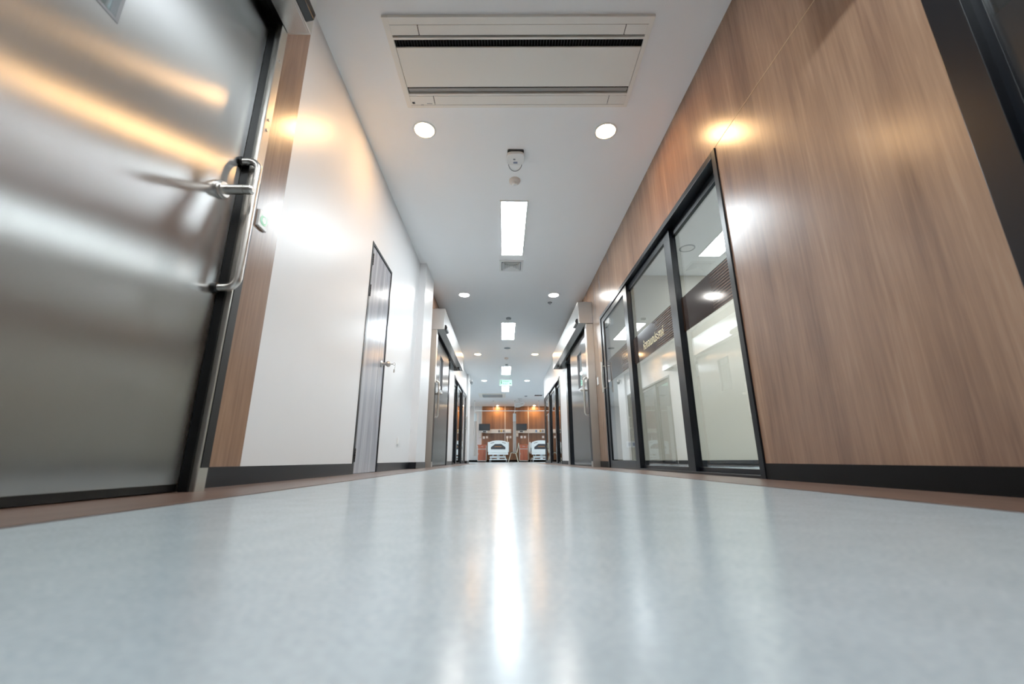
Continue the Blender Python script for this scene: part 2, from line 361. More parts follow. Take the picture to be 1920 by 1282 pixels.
# ================================================================== STEEL SLIDING DOORS
def side(sgn):
    wx = XR if sgn > 0 else XL
    return lambda d: wx - sgn*d          # d = distance out from the wall into the corridor
def steel_door(n, sgn, y_end, dirn, width, hdr, label, jlabel, hlabel, jn, handle_in, win, knob_in, jw=.05):
    """y_end: leaf edge at the jamb, dirn: direction of the leaf from that edge"""
    X = side(sgn); Y = lambda t: y_end + dirn*t
    r = thing('door_%d' % n, (X(.034), Y(width/2), 0), label, 'sliding door', kind='structure')
    # leaf with a hole for the vision panel
    w0, w1, wz0, wz1 = win
    b = MB(); L = lambda t0, t1, z0, z1: b.box(X(.012), X(.056), Y(t0), Y(t1), z0, z1)
    top = 2.19
    L(.0, w0, .03, top); L(w1, width, .03, top); L(w0, w1, .03, wz0); L(w0, w1, wz1, top)
    b.build('door_leaf', 'steel', r)
    g = MB(); g.box(X(.030), X(.036), Y(w0+.006), Y(w1-.006), wz0+.006, wz1-.006); g.build('vision_panel', 'mirror_glass', r)
    f = MB(); e = .010
    for t0, t1, z0, z1 in ((w0, w0+e, wz0, wz1), (w1-e, w1, wz0, wz1), (w0+e, w1-e, wz0, wz0+e), (w0+e, w1-e, wz1-e, wz1)):
        f.box(X(.030), X(.0575), Y(t0), Y(t1), z0, z1)
    f.build('window_bead', 'grey', r)
    b = MB(); b.box(X(.016), X(.052), Y(0.0), Y(width), .006, .03); b.build('bottom_seal', 'rubber', r)
    # D handle standing off the leaf
    z0, z1 = .750, 1.325; so = .086; hy = Y(handle_in)
    xb = X(.056+so); xs = X(.056); R = .042; path = [(xs, hy, z1)]
    for k in range(7):
        a = PI/2*k/6; path.append((xb+sgn*R*(1-math.sin(a)), hy, z1-R*(1-math.cos(a))))
    for k in range(7):
        a = PI/2*k/6; path.append((xb+sgn*R*(1-math.cos(a)), hy, z0+R*(1-math.sin(a))))
    path.append((xs, hy, z0))
    h = MB(); h.tube(path, .0145, 14); hd = h.build('pull_handle', 'chrome', r)
    for z in (z0, z1):
        m = MB(); m.lathe([(.0, 0), (.021, 0), (.021, -sgn*.014), (.016, -sgn*.018), (0, -sgn*.018)], (xs, hy, z), axis='X', n=20); m.build('handle_mount', 'rubber', hd)
    ky = Y(knob_in); k = MB()
    k.lathe([(0, 0), (.019, 0), (.019, -sgn*.075), (0, -sgn*.075)], (X(.056+.022), ky, 1.136), axis='X', n=20)
    k.lathe([(0, 0), (.019, 0), (.019, -sgn*.026), (.012, -sgn*.034), (0, -sgn*.034)], (X(.056+.0985), ky, 1.136), axis='X', n=20)
    kb = k.build('lock_knob', 'chrome', r)
    k = MB(); k.lathe([(0, 0), (.036, 0), (.036, -sgn*.010), (.030, -sgn*.014), (.030, -sgn*.022), (0, -sgn*.022)], (xs, ky, 1.136), axis='X', n=24); k.build('rosette', 'chrome', kb)
    # jamb post with rubber buffers
    j = thing('trim_%d' % jn, (X(.055), Y(-.035), 0), jlabel, 'door jamb', kind='structure')
    b = MB(); b.box(X(0), X(.110), Y(-.012), Y(-.012-jw), 0, 2.13); b.build('jamb_post', 'frame_steel', j, .004)
    b = MB(); b.box(X(.058), X(.090), Y(-.002), Y(-.012), .0, 2.12); b.build('edge_seal', 'rubber', j)
    b = MB(); b.box(X(.110), X(.113), Y(-.018), Y(-.010-jw), .082, 1.27); b.build('buffer_strip', 'rubber', j)
    for z in (1.535, 1.59, 1.93):
        b = MB(); b.lathe([(0, 0), (.007, 0), (.006, -sgn*.004), (0, -sgn*.005)], (X(.110), Y(-.036), z), axis='X', n=12); b.build('screw', 'chrome', j)
    # operator housing: open C section with a soffit
    h0, h1 = hdr; zb, zt = 2.13, 2.48
    H = thing('door_operator_housing', (X(.11), (h0+h1)/2, zb), hlabel, 'door header')
    b = MB()
    b.box(X(.214), X(.224), h0, h1, zb, zt); b.box(X(.002), X(.214), h0, h1, zt-.01, zt); b.box(X(.112), X(.214), h0+.01, h1-.01, zb, zb+.01)
    b.box(X(.002), X(.214), h0, h0+.01, zb, zt-.01); b.box(X(.002), X(.214), h1-.01, h1, zb, zt-.01)
    b.build('housing_cover', 'steel_box', H, .002)
    b = MB(); b.box(X(.02), X(.106), h0+.02, h1-.02, 2.20, 2.30); b.build('track', 'dark', H)
    ys = h1-.06 if dirn < 0 else h0+.04
    sy0, sy1 = (ys-.25, ys) if dirn < 0 else (ys, ys+.25)
    b = MB(); b.poly([(X(.224), sy0, zb+.085), (X(.224), sy0, zb+.0), (X(.262), sy0, zb+.012), (X(.268), sy0, zb+.045), (X(.25), sy0, zb+.085)], (0, sy1-sy0, 0))
    b.build('motion_sensor', 'dark', H, .006)
    far = h0+.32 if dirn < 0 else h1-.32
    b = MB(); b.box(X(.13), X(.185), far-.11, far+.11, zb-.03, zb); b.build('presence_sensor', 'dark', H, .008)
    return r
steel_door(1, -1, 1.545, -1, 1.75, (-1.95, 1.607), 'large brushed steel sliding door filling the left foreground',
           'stainless jamb post beside the near left steel door', 'stainless sliding door header above the near left steel door', 7, .016, (.60, 1.0, 1.325, 1.9), .09)
steel_door(3, -1, 6.60, 1, 1.85, (6.46, 9.76), 'brushed steel sliding door far down the left wall, past the pilaster',
           'stainless jamb post beside the far left steel door', 'stainless sliding door header on left wall past the pilaster', 8, .10, (.66, 1.06, 1.30, 1.9), .15, .12)
steel_door(4, 1, 6.28, 1, 1.80, (6.13, 9.56), 'brushed steel sliding door on right wall beyond the glass doors',
           'stainless jamb post beside the far right steel door', 'stainless sliding door header on right wall beyond glass doors', 9, .10, (.64, 1.04, 1.29, 1.9), .15, .12)
# black linings round the far door openings
b = MB(); b.box(XL-T, XL+.012, 8.93, 9.05, 0, 2.16); b.box(XL-T, XL+.012, 7.4, 8.93, 2.10, 2.16); struct(b.build('trim_10', 'black'), 'black opening frame beyond the far left steel door', 'door trim')
b = MB(); b.box(XR-.012, XR+T, 8.86, 9.06, 0, 2.16); b.box(XR-.012, XR+T, 7.2, 8.86, 2.10, 2.16); struct(b.build('trim_11', 'black'), 'black opening frame beyond the far right steel door', 'door trim')

# ================================================================== GREY WOOD DOOR
r = thing('door_2', (XL, 3.755, 0), 'narrow grey wood hinged door in the white left wall', 'door', kind='structure')
b = MB(); b.box(XL-.10, XL+.004, 3.42, 3.455, .0, 2.01); b.box(XL-.10, XL+.004, 4.068, 4.09, .0, 2.01); b.box(XL-.10, XL+.004, 3.455, 4.068, 1.985, 2.01)
b.build('door_frame', 'black', r)
b = MB(); b.box(XL-.05, XL-.004, 3.458, 3.898, .006, 1.982); b.box(XL-.05, XL-.004, 3.902, 4.066, .006, 1.982); b.box(XL-.05, XL-.008, 3.897, 3.903, .006, 1.982)
b.build('door_leaf', 'grey_wood', r)
for z0, z1, m in ((1.79, 1.90, 'dark'), (1.49, 1.60, 'dark'), (.093, .198, 'dark')):
    b = MB()
    for k in range(5): b.tube([(XL+.005, 3.456, z0+(z1-z0)*(k+.04)/5), (XL+.005, 3.456, z0+(z1-z0)*(k+.96)/5)], .006, 8)
    b.box(XL-.004, XL-.002, 3.458, 3.482, z0, z1)
    b.build('hinge', m, r)
b = MB(); b.lathe([(0, 0), (.032, 0), (.032, .006), (.026, .012), (.014, .016), (.014, .045), (.020, .050), (.028, .062), (.028, .078), (.018, .092), (0, .094)], (XL-.004, 3.98, 1.0), axis='X', n=24)
b.build('door_knob', 'chrome', r)
# key left in the lock
b = MB(); b.box(XL+.0895, XL+.112, 3.977, 3.983, .994, 1.003); b.tube([(XL+.122+.011*math.cos(a), 3.98, .999+.011*math.sin(a)) for a in [2*PI*i/14 for i in range(14)]], .0028, 6, closed=True)
b.tube([(XL+.130, 3.98, .992), (XL+.133, 3.981, .97), (XL+.126, 3.98, .945)], .002, 6); b.box(XL+.119, XL+.131, 3.978, 3.982, .915, .946)
tag(b.build('key', 'chrome'), 'small key with hanging tag in the knob of grey wood door', 'key')

# ================================================================== GLASS DOOR SETS
def glass_set(n, sgn, y0, y1, top, stiles, label, fw=.045, planes=(.0,), sw=.12, band=None, deep=.10, gl='glass', rails=None):
    """stiles: list of leaves (ya, yb, depth_behind_wall, bottom_rail)"""
    X = side(sgn); r = thing('door_%d' % n, (X(-deep/2), (y0+y1)/2, 0), label, 'glass door', kind='structure')
    b = MB()
    b.box(X(.010), X(-deep), y0, y0+fw, 0, top); b.box(X(.010), X(-deep), y1-fw, y1, 0, top); b.box(X(.010), X(-deep), y0+fw, y1-fw, top-.045, top)
    b.box(X(.0), X(-deep), y0+fw, y1-fw, 0, .018)
    b.build('door_frame', 'black', r, .002)
    leaves = []
    for ya, yb, d, br in stiles:
        l = MB(); t = .030; a, c = X(-d), X(-d-t)
        l.box(a, c, ya, ya+sw, .018, top-.05); l.box(a, c, yb-sw, yb, .018, top-.05)
        l.box(a, c, ya+sw, yb-sw, .018, .018+br); l.box(a, c, ya+sw, yb-sw, top-.12, top-.05)
        lf = l.build('glass_leaf', 'black', r, .002); leaves.append(lf)
        g = MB(); xm = X(-d-t/2); g.box(xm-.003, xm+.003, ya+sw-.002, yb-sw+.002, .018+br-.002, top-.118); g.build('glass_pane', gl, lf)
        if band:
            q = MB(); xf = X(-d-t/2+.0045); q.box(xf-.0008, xf+.0008, ya+sw, yb-sw, band[0], band[1]); q.build('decal_band', 'decal' if gl == 'glass' else 'dark', lf)
    return r, leaves
r5, lv = glass_set(5, 1, 2.272, 5.66, 2.062,
    [(2.30, 3.33, .066, .030), (3.19, 4.53, .034, .030), (4.385, 5.63, .001, .075)],
    'black framed triple glass sliding doors with brown band in right wood wall', fw=.045, sw=.125, band=(1.085, 1.372))
X = side(1)
text_mesh('ห้องอเนกประสงค์', .118, 'gold', 'lettering', lv[1], (X(-.034-.015+.0056), 4.09, 1.168), (0, -1, 0), (0, 0, 1), .0004, width=.55)
for dd in (.052, -.090):
    b = MB(); yy = 5.53; xx = X(dd); b.tube([(xx, yy, .965), (xx, yy, 1.375)], .011, 12)
    for z in (1.02, 1.32): b.tube([(xx, yy, z), (X(0.0) if dd > 0 else X(-.030), yy, z)], .007, 10)
    b.build('pull_handle', 'chrome', lv[2])
b = MB(); b.box(X(-.034), X(-.10), 5.33, 5.44, 1.845, 1.935); b.build('corner_fitting', 'plastic', lv[2], .004)
glass_set(6, 1, -2.0, 1.0, 2.09, [(-1.95, -.95, .066, .05), (-1.05, .0, .034, .05), (-.10, .97, .02, .075)],
    'dark glazed door at the right edge of the view', fw=.09, sw=.085, band=(.85, 1.33), gl='glass_dark')
glass_set(7, -1, 10.0, 13.32, 2.085, [(10.05, 11.25, .066, .03), (11.05, 12.35, .034, .03), (12.15, 13.27, .002, .07)],
    'black framed glass doors at the far end of left wall', fw=.05, sw=.22)
glass_set(8, 1, 10.15, 14.1, 2.085, [(10.2, 11.55, .066, .03), (11.35, 12.85, .034, .03), (12.65, 14.05, .002, .07)],
    'black framed glass doors at the far end of right wall', fw=.05, sw=.22)
d7 = [o for o in COL.objects if o.parent and o.parent.name == 'door_7' and o.name.startswith('glass_leaf')][-1]
Xl = side(-1)
for dd in (.055, -.09):
    b = MB(); yy = 13.15; b.tube([(Xl(dd), yy, .98), (Xl(dd), yy, 1.42)], .012, 10)
    for z in (1.04, 1.36): b.tube([(Xl(dd), yy, z), (Xl(-.002) if dd > 0 else Xl(-.032), yy, z)], .008, 8)
    b.build('pull_handle', 'chrome', d7)
# header over the nearest right door, mostly out of frame
H = thing('door_operator_housing', (XR-.11, -.4, 2.09), 'sliding door header at the top edge over the nearest right door', 'door header')
b = MB(); b.box(XR-.22, XR-.21, -2.1, 1.30, 2.0, 2.40); b.box(XR-.21, XR-.002, -2.1, 1.30, 2.39, 2.40); b.box(XR-.21, XR-.002, 1.29, 1.30, 2.0, 2.39); b.box(XR-.21, XR-.002, -2.1, -2.09, 2.0, 2.39)
b.box(XR-.21, XR-.02, -2.09, 1.29, 2.095, 2.105); b.build('housing_cover', 'steel_box', H, .002)

# ================================================================== CEILING FITTINGS
def downlight(x, y, m, r=.082):
    t = thing('downlight', (x, y, HC), '', 'ceiling light')
    b = MB(); b.lathe([(r+.016, 0), (r+.016, -.003), (r+.008, -.006), (r, -.006), (r-.004, -.002), (r-.004, 0)], (x, y, HC), n=36); b.build('trim_ring', 'plastic', t)
    b = MB(); b.lathe([(0, -.0045), (r-.004, -.0045), (r-.004, -.001), (0, -.001)], (x, y, HC), n=36); b.build('lens', m, t)
    return t
warm = downlight(-.668, 2.935, 'warm_light'); cool = downlight(-.662, 6.607, 'cool_light')
warm['label'] = 'round warm downlight left of the access point, beside the white wall'
cool['label'] = 'round neutral white downlight on left, just before the far left door header'
for src, x, y, lb in ((warm, .862, 2.925, 'round warm downlight right of the access point, beside the wood wall'),
                      (cool, .846, 6.60, 'round neutral white downlight on right, just before the far right door header'),
                      (warm, -.678, 10.735, 'round warm downlight beyond the left door header'),
                      (warm, .830, 10.73, 'round warm downlight beyond the right door header'),
                      (cool, -.672, 14.56, 'small far white downlight left of the green exit sign'),
                      (cool, .827, 14.56, 'small far white downlight right of the green exit sign')):
    c = copy_tree(src, (x, y, HC)); c['label'] = lb
for x, lb in ((-.668, 'added unseen downlight behind the viewpoint, above the near steel door'), (.862, 'added unseen downlight behind the viewpoint, above the dark glazed door')):  # unseen pair added for light at the near end, repeating the spacing
    c = copy_tree(cool, (x, -.74, HC)); c['label'] = lb
for o in list(COL.objects):
    if o.name.startswith('downlight'): o['group'] = 'round downlights along the corridor ceiling'
def panel(x, y0, y1):
    cy = (y0+y1)/2
    t = thing('panel_light', (x, cy, HC), '', 'ceiling light', 'rectangular ceiling light panels')
    W = .1375; b = MB()
    for q in ((x-W-.018, x-W, y0-.018, y1+.018), (x+W, x+W+.018, y0-.018, y1+.018), (x-W, x+W, y0-.018, y0), (x-W, x+W, y1, y1+.018)): b.box(*q, HC-.012, HC)
    b.build('light_frame', 'plastic', t, .002)
    b = MB(); b.box(x-W, x+W, y0, y1, HC-.008, HC-.002); b.build('diffuser', 'panel_light', t)
    return t
p0 = panel(.113, 3.935, 5.155); p0['label'] = 'long glowing ceiling panel nearest, just before the square air diffuser'
for x, y, lb in ((.113, .41, 'added unseen ceiling panel overhead, above the viewpoint'), (.100, 8.69, 'glowing ceiling panel second from the front, framed by both door headers'),  # overhead panel is unseen, added to light the near end
                 (.084, 12.84, 'small glowing ceiling panel just above the exit sign'),
                 (.080, 16.35, 'small glowing ceiling panel half hidden behind exit sign')):
    c = copy_tree(p0, (x, y, HC)); c['label'] = lb
rp = copy_tree(p0, (3.3, 3.2, HC)); rp['label'] = 'added unseen fill panel inside the side room behind right glass doors';  # unseen panel added to brighten the room behind the glass
rp2 = copy_tree(p0, (2.3, 11.8, HC)); rp2['label'] = 'added unseen fill panel in the room behind far right glass doors'  # unseen panel added to lift the light far down the corridor
rp3 = copy_tree(p0, (3.3, 4.6, HC)); rp3['label'] = 'second added fill panel inside side room behind right glass doors, nearer its end wall'  # another added panel, further brightening the side room
for x, y, lb in ((-2.5, 18.0, 'added unseen fill panel in left part of the ward'), (3.1, 18.0, 'added unseen fill panel in right part of the ward'), (-2.4, 8.0, 'added unseen fill panel in the room behind far left steel door'), (2.6, 8.0, 'added unseen fill panel in the room behind far right steel door')):  # unseen panels added to light the ward and the rooms behind steel doors
    c = copy_tree(p0, (x, y, HC)); c['label'] = lb
# ---- two-way cassette air conditioner
ax0, ax1, ay0, ay1 = -.765, .962, 1.985, 2.690
A = thing('air_conditioner', ((ax0+ax1)/2, (ay0+ay1)/2, HC), 'large off white ceiling cassette air conditioner above the foreground', 'air conditioner')
K = .9920; ax0, ax1, ay0, ay1 = ax0*K, ax1*K, ay0*K, ay1*K
z1 = HC; zf = HC-.022; ix0, ix1 = ax0+.038, ax1-.030
yA0, yA1 = 2.036*K, 2.102*K     # near flap
yB0, yB1 = 2.582*K, 2.662*K     # far flap
b = MB()
b.box(ax0, ix0, ay0, ay1, zf, z1); b.box(ix1, ax1, ay0, ay1, zf, z1); b.box(ix0, ix1, ay0, yA0-.004, zf, z1); b.box(ix0, ix1, yB1+.003, ay1, zf, z1)
b.box(ix0, ix1, 2.118*K, 2.133*K, zf, z1); b.box(ix0, ix1, 2.560*K, 2.577*K, zf, z1)
b.build('casing_frame', 'ac', A, .0015)
b = MB(); b.box(ix0, ix1, yA0-.004, yB1+.003, z1-.004, z1-.001); b.build('shade_sheet', 'slot_shade', A)  # flat black sheet painting the shade seen in the slots
for ya, yb, xa, xb in ((yA0, yA1, -.545, .784), (yB0, yB1, -.54, .795)):
    b = MB(); b.box(xa+.003, xb-.003, ya, yb, zf+.001, zf+.012); b.build('louvre_flap', 'ac', A, .001)
    b = MB(); b.box(ix0, xa-.003, ya, yb, zf+.001, zf+.012); b.build('corner_cover', 'ac', A, .001)
    b = MB(); b.box(xb+.003, ix1, ya, yb, zf+.001, zf+.012); b.build('corner_cover', 'ac', A, .001)
b = MB(); b.box(ix0+.004, ix1-.004, 2.188*K, 2.498*K, zf, zf+.01); b.build('intake_panel', 'ac', A, .001)
b = MB()
for k in range(84): x = ix0+.01+k*(ix1-ix0-.02)/83; b.box(x-.001, x+.001, 2.15*K, 2.19*K, z1-.010, z1-.004)
b.build('intake_grille', 'dark', A)
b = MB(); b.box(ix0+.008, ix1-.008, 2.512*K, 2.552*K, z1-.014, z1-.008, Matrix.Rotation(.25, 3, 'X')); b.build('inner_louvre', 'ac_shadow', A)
b = MB(); b.box(-.712, -.692, 2.612, 2.630, zf-.001, zf+.001); b.build('receiver_window', 'dark', A)
b = MB()
for x0, x1, y in ((-.648, -.628, 2.640), (-.600, -.560, 2.628)):
    b = MB(); b.box(x0, x1, y-.002, y+.002, zf-.0005, zf+.001); b.build('indicator_mark', 'grey', A)
A.rotation_euler = (0, 0, -.0205)
# ---- wireless access point on a black bracket
P = thing('wireless_access_point', (.107, 3.25, HC), 'white wireless access point on black bracket with looped cable on ceiling', 'access point')

def rr(x0, x1, y0, y1, z0, z1, r, mb, n=6):
    pts = []
    for cx, cy, a0 in ((x1-r, y1-r, 0), (x0+r, y1-r, PI/2), (x0+r, y0+r, PI), (x1-r, y0+r, 1.5*PI)):
        for k in range(n+1): a = a0+PI/2*k/n; pts.append((cx+r*math.cos(a), cy+r*math.sin(a), z0))
    mb.poly(pts, (0, 0, z1-z0))
b = MB(); rr(.033, .181, 3.150, 3.305, HC-.014, HC, .016, b); b.build('mounting_bracket', 'dark', P, .002)
c = MB(); rr(.027, .186, 3.158, 3.312, HC-.044, HC-.014, .046, c); c.build('cover', 'plastic', P, .006)
b = MB(); b.box(.086, .106, 3.222, 3.240, HC-.0452, HC-.044); b.build('printed_mark', 'grey', P)
b = MB(); b.box(.088, .126, 3.262, 3.286, HC-.0452, HC-.044); b.build('printed_label', 'blue_grey', P)
b = MB(); b.tube([(.107-.062*math.cos(a), 3.33+.105*math.sin(a), HC-.012) for a in [PI*i/16 for i in range(17)]], .0035, 6); b.build('cable', 'grey', P)
# ---- smoke detectors
def detector(x, y, r, lb, m='cream', cat='smoke detector'):
    t = thing('smoke_detector', (x, y, HC), lb, cat, 'small round detectors along the ceiling')
    b = MB(); b.lathe([(0, 0), (r, 0), (r, -.016), (r*.92, -.026), (r*.55, -.034), (0, -.034)], (x, y, HC), n=24); b.build('detector_base', m, t)
    b = MB(); b.lathe([(0, 0), (r*.36, 0), (r*.42, -.014), (r*.30, -.022), (0, -.023)], (x, y, HC-.033), n=20); b.build('sensing_chamber', 'plastic', t)
    return t
detector(.109, 3.585, .056, 'cream round smoke detector between access point and nearest ceiling panel')
detector(.099, 7.80, .050, 'small round detector just before the second ceiling panel', 'mid_grey')
detector(.082, 11.15, .055, 'small round detector midway between second and third ceiling panels', 'cream')
detector(.094, 11.95, .040, 'tiny detector just before the third ceiling panel', 'mid_grey')
detector(.978, 18.2, .06, 'tiny far detector in ward ceiling right of the ceiling fan', 'mid_grey')
b = MB(); b.lathe([(0, 0), (.08, 0), (.08, -.006), (.07, -.010), (0, -.010)], (.093, 10.10, HC), n=28); tag(b.build('ceiling_speaker', 'mid_grey'), 'flat grey ceiling speaker between the warm far downlights', 'speaker')
b = MB(); b.lathe([(0, 0), (.040, 0), (.040, -.006), (.022, -.012), (.018, -.030), (0, -.032)], (.82, 6.95, HC), n=20); tag(b.build('ceiling_sprinkler', 'grey'), 'small dark sprinkler head just behind the right white downlight', 'sprinkler')
# ---- square diffuser with concentric vanes
D = thing('air_diffuser', (.108, 5.49, HC), 'square white ceiling air diffuser with concentric vanes behind nearest panel', 'air vent')
def sq(mb, cx, cy, o, i, z0, z1):
    for q in ((cx-o, cx-i, cy-o, cy+o), (cx+i, cx+o, cy-o, cy+o), (cx-i, cx+i, cy-o, cy-i), (cx-i, cx+i, cy+i, cy+o)): mb.box(*q, z0, z1)
b = MB(); b.box(-.04, .256, 5.342, 5.638, HC-.003, HC-.001); b.build('dark_back', 'mid_grey', D)
b = MB(); sq(b, .108, 5.49, .168, .140, HC-.014, HC); b.build('vent_frame', 'plastic', D, .002)
for k in range(5):
    o = .126-k*.023; bb = MB(); zt, zb = HC-.004, HC-.026
    c4 = lambda h, z: [(.108-h, 5.49-h, z), (.108+h, 5.49-h, z), (.108+h, 5.49+h, z), (.108-h, 5.49+h, z)]
    lo, hi = c4(o, zb), c4(o-.016, zt); lo2, hi2 = c4(o-.003, zb), c4(o-.019, zt)
    for i in range(4):
        j = (i+1) % 4
        vs = [bb.bm.verts.new(p) for p in (lo[i], lo[j], hi[j], hi[i])]; bb._tag([bb.bm.faces.new(vs)])
        vs = [bb.bm.verts.new(p) for p in (lo2[i], lo2[j], hi2[j], hi2[i])]; bb._tag([bb.bm.faces.new(vs)])
        vs = [bb.bm.verts.new(p) for p in (lo[i], lo[j], lo2[j], lo2[i])]; bb._tag([bb.bm.faces.new(vs)])
    bb.build('vent_vane', 'plastic', D)
# ---- exit sign
ey = 14.0
E_ = thing('exit_sign', (.078, ey, 2.50), 'green and white emergency exit sign hanging from corridor ceiling', 'exit sign')
b = MB(); b.box(-.135, .29, ey, ey+.04, 2.50, 2.71); b.build('sign_box', 'plastic', E_, .004)
b = MB(); b.box(-.128, .283, ey-.003, ey-.0005, 2.507, 2.703); b.build('lit_face', 'exit_face', E_)
b = MB()
for x in (-.06, .21):
    b = MB(); b.tube([(x, ey+.02, 2.71), (x, ey+.02, HC)], .006, 8); b.build('hanging_rod', 'plastic', E_)
b = MB()   # running figure and doorway
yy = ey-.0055
b.box(-.118, -.108, yy, yy+.002, 2.53, 2.69); b.box(-.108, -.05, yy, yy+.002, 2.68, 2.69)
b.lathe([(0, 0), (.013, 0), (.013, .002), (0, .002)], (-.062, yy, 2.662), axis='Y', n=14)
b.poly([(-.092, yy, 2.645), (-.068, yy, 2.650), (-.050, yy, 2.600), (-.040, yy, 2.560), (-.052, yy, 2.556), (-.068, yy, 2.595), (-.085, yy, 2.545), (-.10, yy, 2.548), (-.082, yy, 2.60)], (0, .002, 0))
b.build('running_figure', 'green', E_)
text_mesh('ทางออก', .078, 'green', 'lettering', E_, (-.01, ey-.0035, 2.628), (1, 0, 0), (0, 0, 1), .0008, width=.20)
text_mesh('EXIT', .07, 'green', 'lettering', E_, (-.01, ey-.0035, 2.545), (1, 0, 0), (0, 0, 1), .0008, width=.16)
b = MB(); b.poly([(.195, yy, 2.565), (.235, yy, 2.565), (.235, yy, 2.55), (.272, yy, 2.575), (.235, yy, 2.60), (.235, yy, 2.585), (.195, yy, 2.585)], (0, .002, 0)); b.build('arrow', 'green', E_)

# ================================================================== WALL FITTINGS
def plate(name, sgn, y, z, wy, hz, lb, cat, m='plastic', ring=False):
    X = side(sgn); t = thing(name, (X(.006), y, z), lb, cat)
    b = MB(); b.box(X(-.001), X(.012), y-wy/2, y+wy/2, z-hz/2, z+hz/2); b.build('cover_plate', m, t, .003)
    if ring:
        b = MB(); b.tube([(X(.0135), y+.022*math.cos(a), z+.022*math.sin(a)) for a in [2*PI*i/20 for i in range(20)]], .003, 6, closed=True); b.build('lit_ring', 'green_led', t)
        b = MB(); b.lathe([(0, 0), (.018, 0), (.016, -sgn*.004), (0, -sgn*.004)], (X(.012), y, z), axis='X', n=18); b.build('push_button', 'plastic', t)
    else:
        b = MB(); b.box(X(.012), X(.015), y-wy*.22, y+wy*.22, z-hz*.3, z+hz*.3); b.build('rocker', m, t, .001)
    return t
plate('door_release_button', -1, 1.825, 1.225, .075, .085, 'white door release button with green ring on wood strip, near left', 'push button', ring=True)
plate('wall_switch', -1, 4.80, .312, .075, .075, 'small white plate low on the white wall right of grey door', 'wall switch')
plate('wall_switch', 1, 6.01, 1.205, .075, .11, 'white switch plate on wood between glass doors and right steel door', 'wall switch')
# double socket on the side room end wall
t = thing('wall_socket', (1.73, 5.80, .30), 'white double socket seen through the right glass doors', 'socket')
b = MB(); b.box(1.66, 1.80, 5.788, 5.80, .26, .34); b.build('cover_plate', 'plastic', t, .003)
for cx in (1.70, 1.76):
    b = MB(); b.box(cx-.018, cx+.018, 5.786, 5.788, .278, .322); bo = b.build('outlet', 'blue_grey', t)
    b = MB(); b.lathe([(0, 0), (.004, 0), (.004, -.001), (0, -.001)], (cx-.007, 5.786, .30), axis='Y', n=10); b.lathe([(0, 0), (.004, 0), (.004, -.001), (0, -.001)], (cx+.007, 5.786, .30), axis='Y', n=10); b.build('pin_holes', 'dark', bo)
# fitting in the side room ceiling
t = thing('recessed_light', (2.42, 4.95, HC), 'unlit round ceiling ring in room behind right glass doors', 'ceiling light')
b = MB(); b.lathe([(.10, .002), (.10, -.006), (.085, -.008), (.085, .002)], (2.42, 4.95, HC), n=32); b.build('trim_ring', 'mid_grey', t)
b = MB(); b.lathe([(0, -.002), (.085, -.002), (.085, -.0005), (0, -.0005)], (2.42, 4.95, HC), n=32); b.build('lens', 'plastic', t)

# ================================================================== WARD
def spot(x, y, lb):
    t = thing('spotlight', (x, y, HC), lb, 'ceiling light', 'warm spots over the ward beds')
    b = MB(); b.lathe([(.06, 0), (.06, -.004), (.045, -.006), (.045, 0)], (x, y, HC), n=24); b.build('trim_ring', 'plastic', t)
    b = MB(); b.lathe([(0, -.004), (.045, -.004), (.045, -.001), (0, -.001)], (x, y, HC), n=24); b.build('lens', 'spot_light', t)
spot(-.30, 21.62, 'warm spotlight over the left ward bed'); spot(1.59, 21.62, 'warm spotlight over the right ward bed')
# cassette unit and slot vent
A = thing('air_conditioner', (-.46, 18.05, HC), 'small far ceiling air conditioner in the ward with dark intake', 'air conditioner')
b = MB(); b.box(-1.05, -.90, 17.5, 18.55, HC-.03, HC); b.box(-.04, .10, 17.5, 18.55, HC-.03, HC)
for y0, y1 in ((17.5, 17.54), (17.68, 17.74), (18.41, 18.44), (18.53, 18.55)): b.box(-.90, -.04, y0, y1, HC-.03, HC)
b.build('casing', 'ac', A, .004)
b = MB(); b.box(-.90, -.04, 17.74, 18.41, HC-.026, HC-.006); b.build('intake_grille', 'mid_grey', A)
for y0, y1 in ((17.56, 17.66), (18.45, 18.52)):
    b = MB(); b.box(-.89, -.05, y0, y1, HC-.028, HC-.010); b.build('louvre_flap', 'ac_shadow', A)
V = thing('air_vent', (1.51, 18.05, HC), 'dark slot air vent in ward ceiling near right glass doors', 'air vent')
b = MB(); b.box(1.34, 1.68, 17.9, 18.2, HC-.012, HC); b.build('vent_frame', 'mid_grey', V, .003)
b = MB()
for k in range(6): b.box(1.36, 1.66, 17.93+.045*k, 17.95+.045*k, HC-.016, HC-.010)
b.build('vent_slats', 'dark', V)
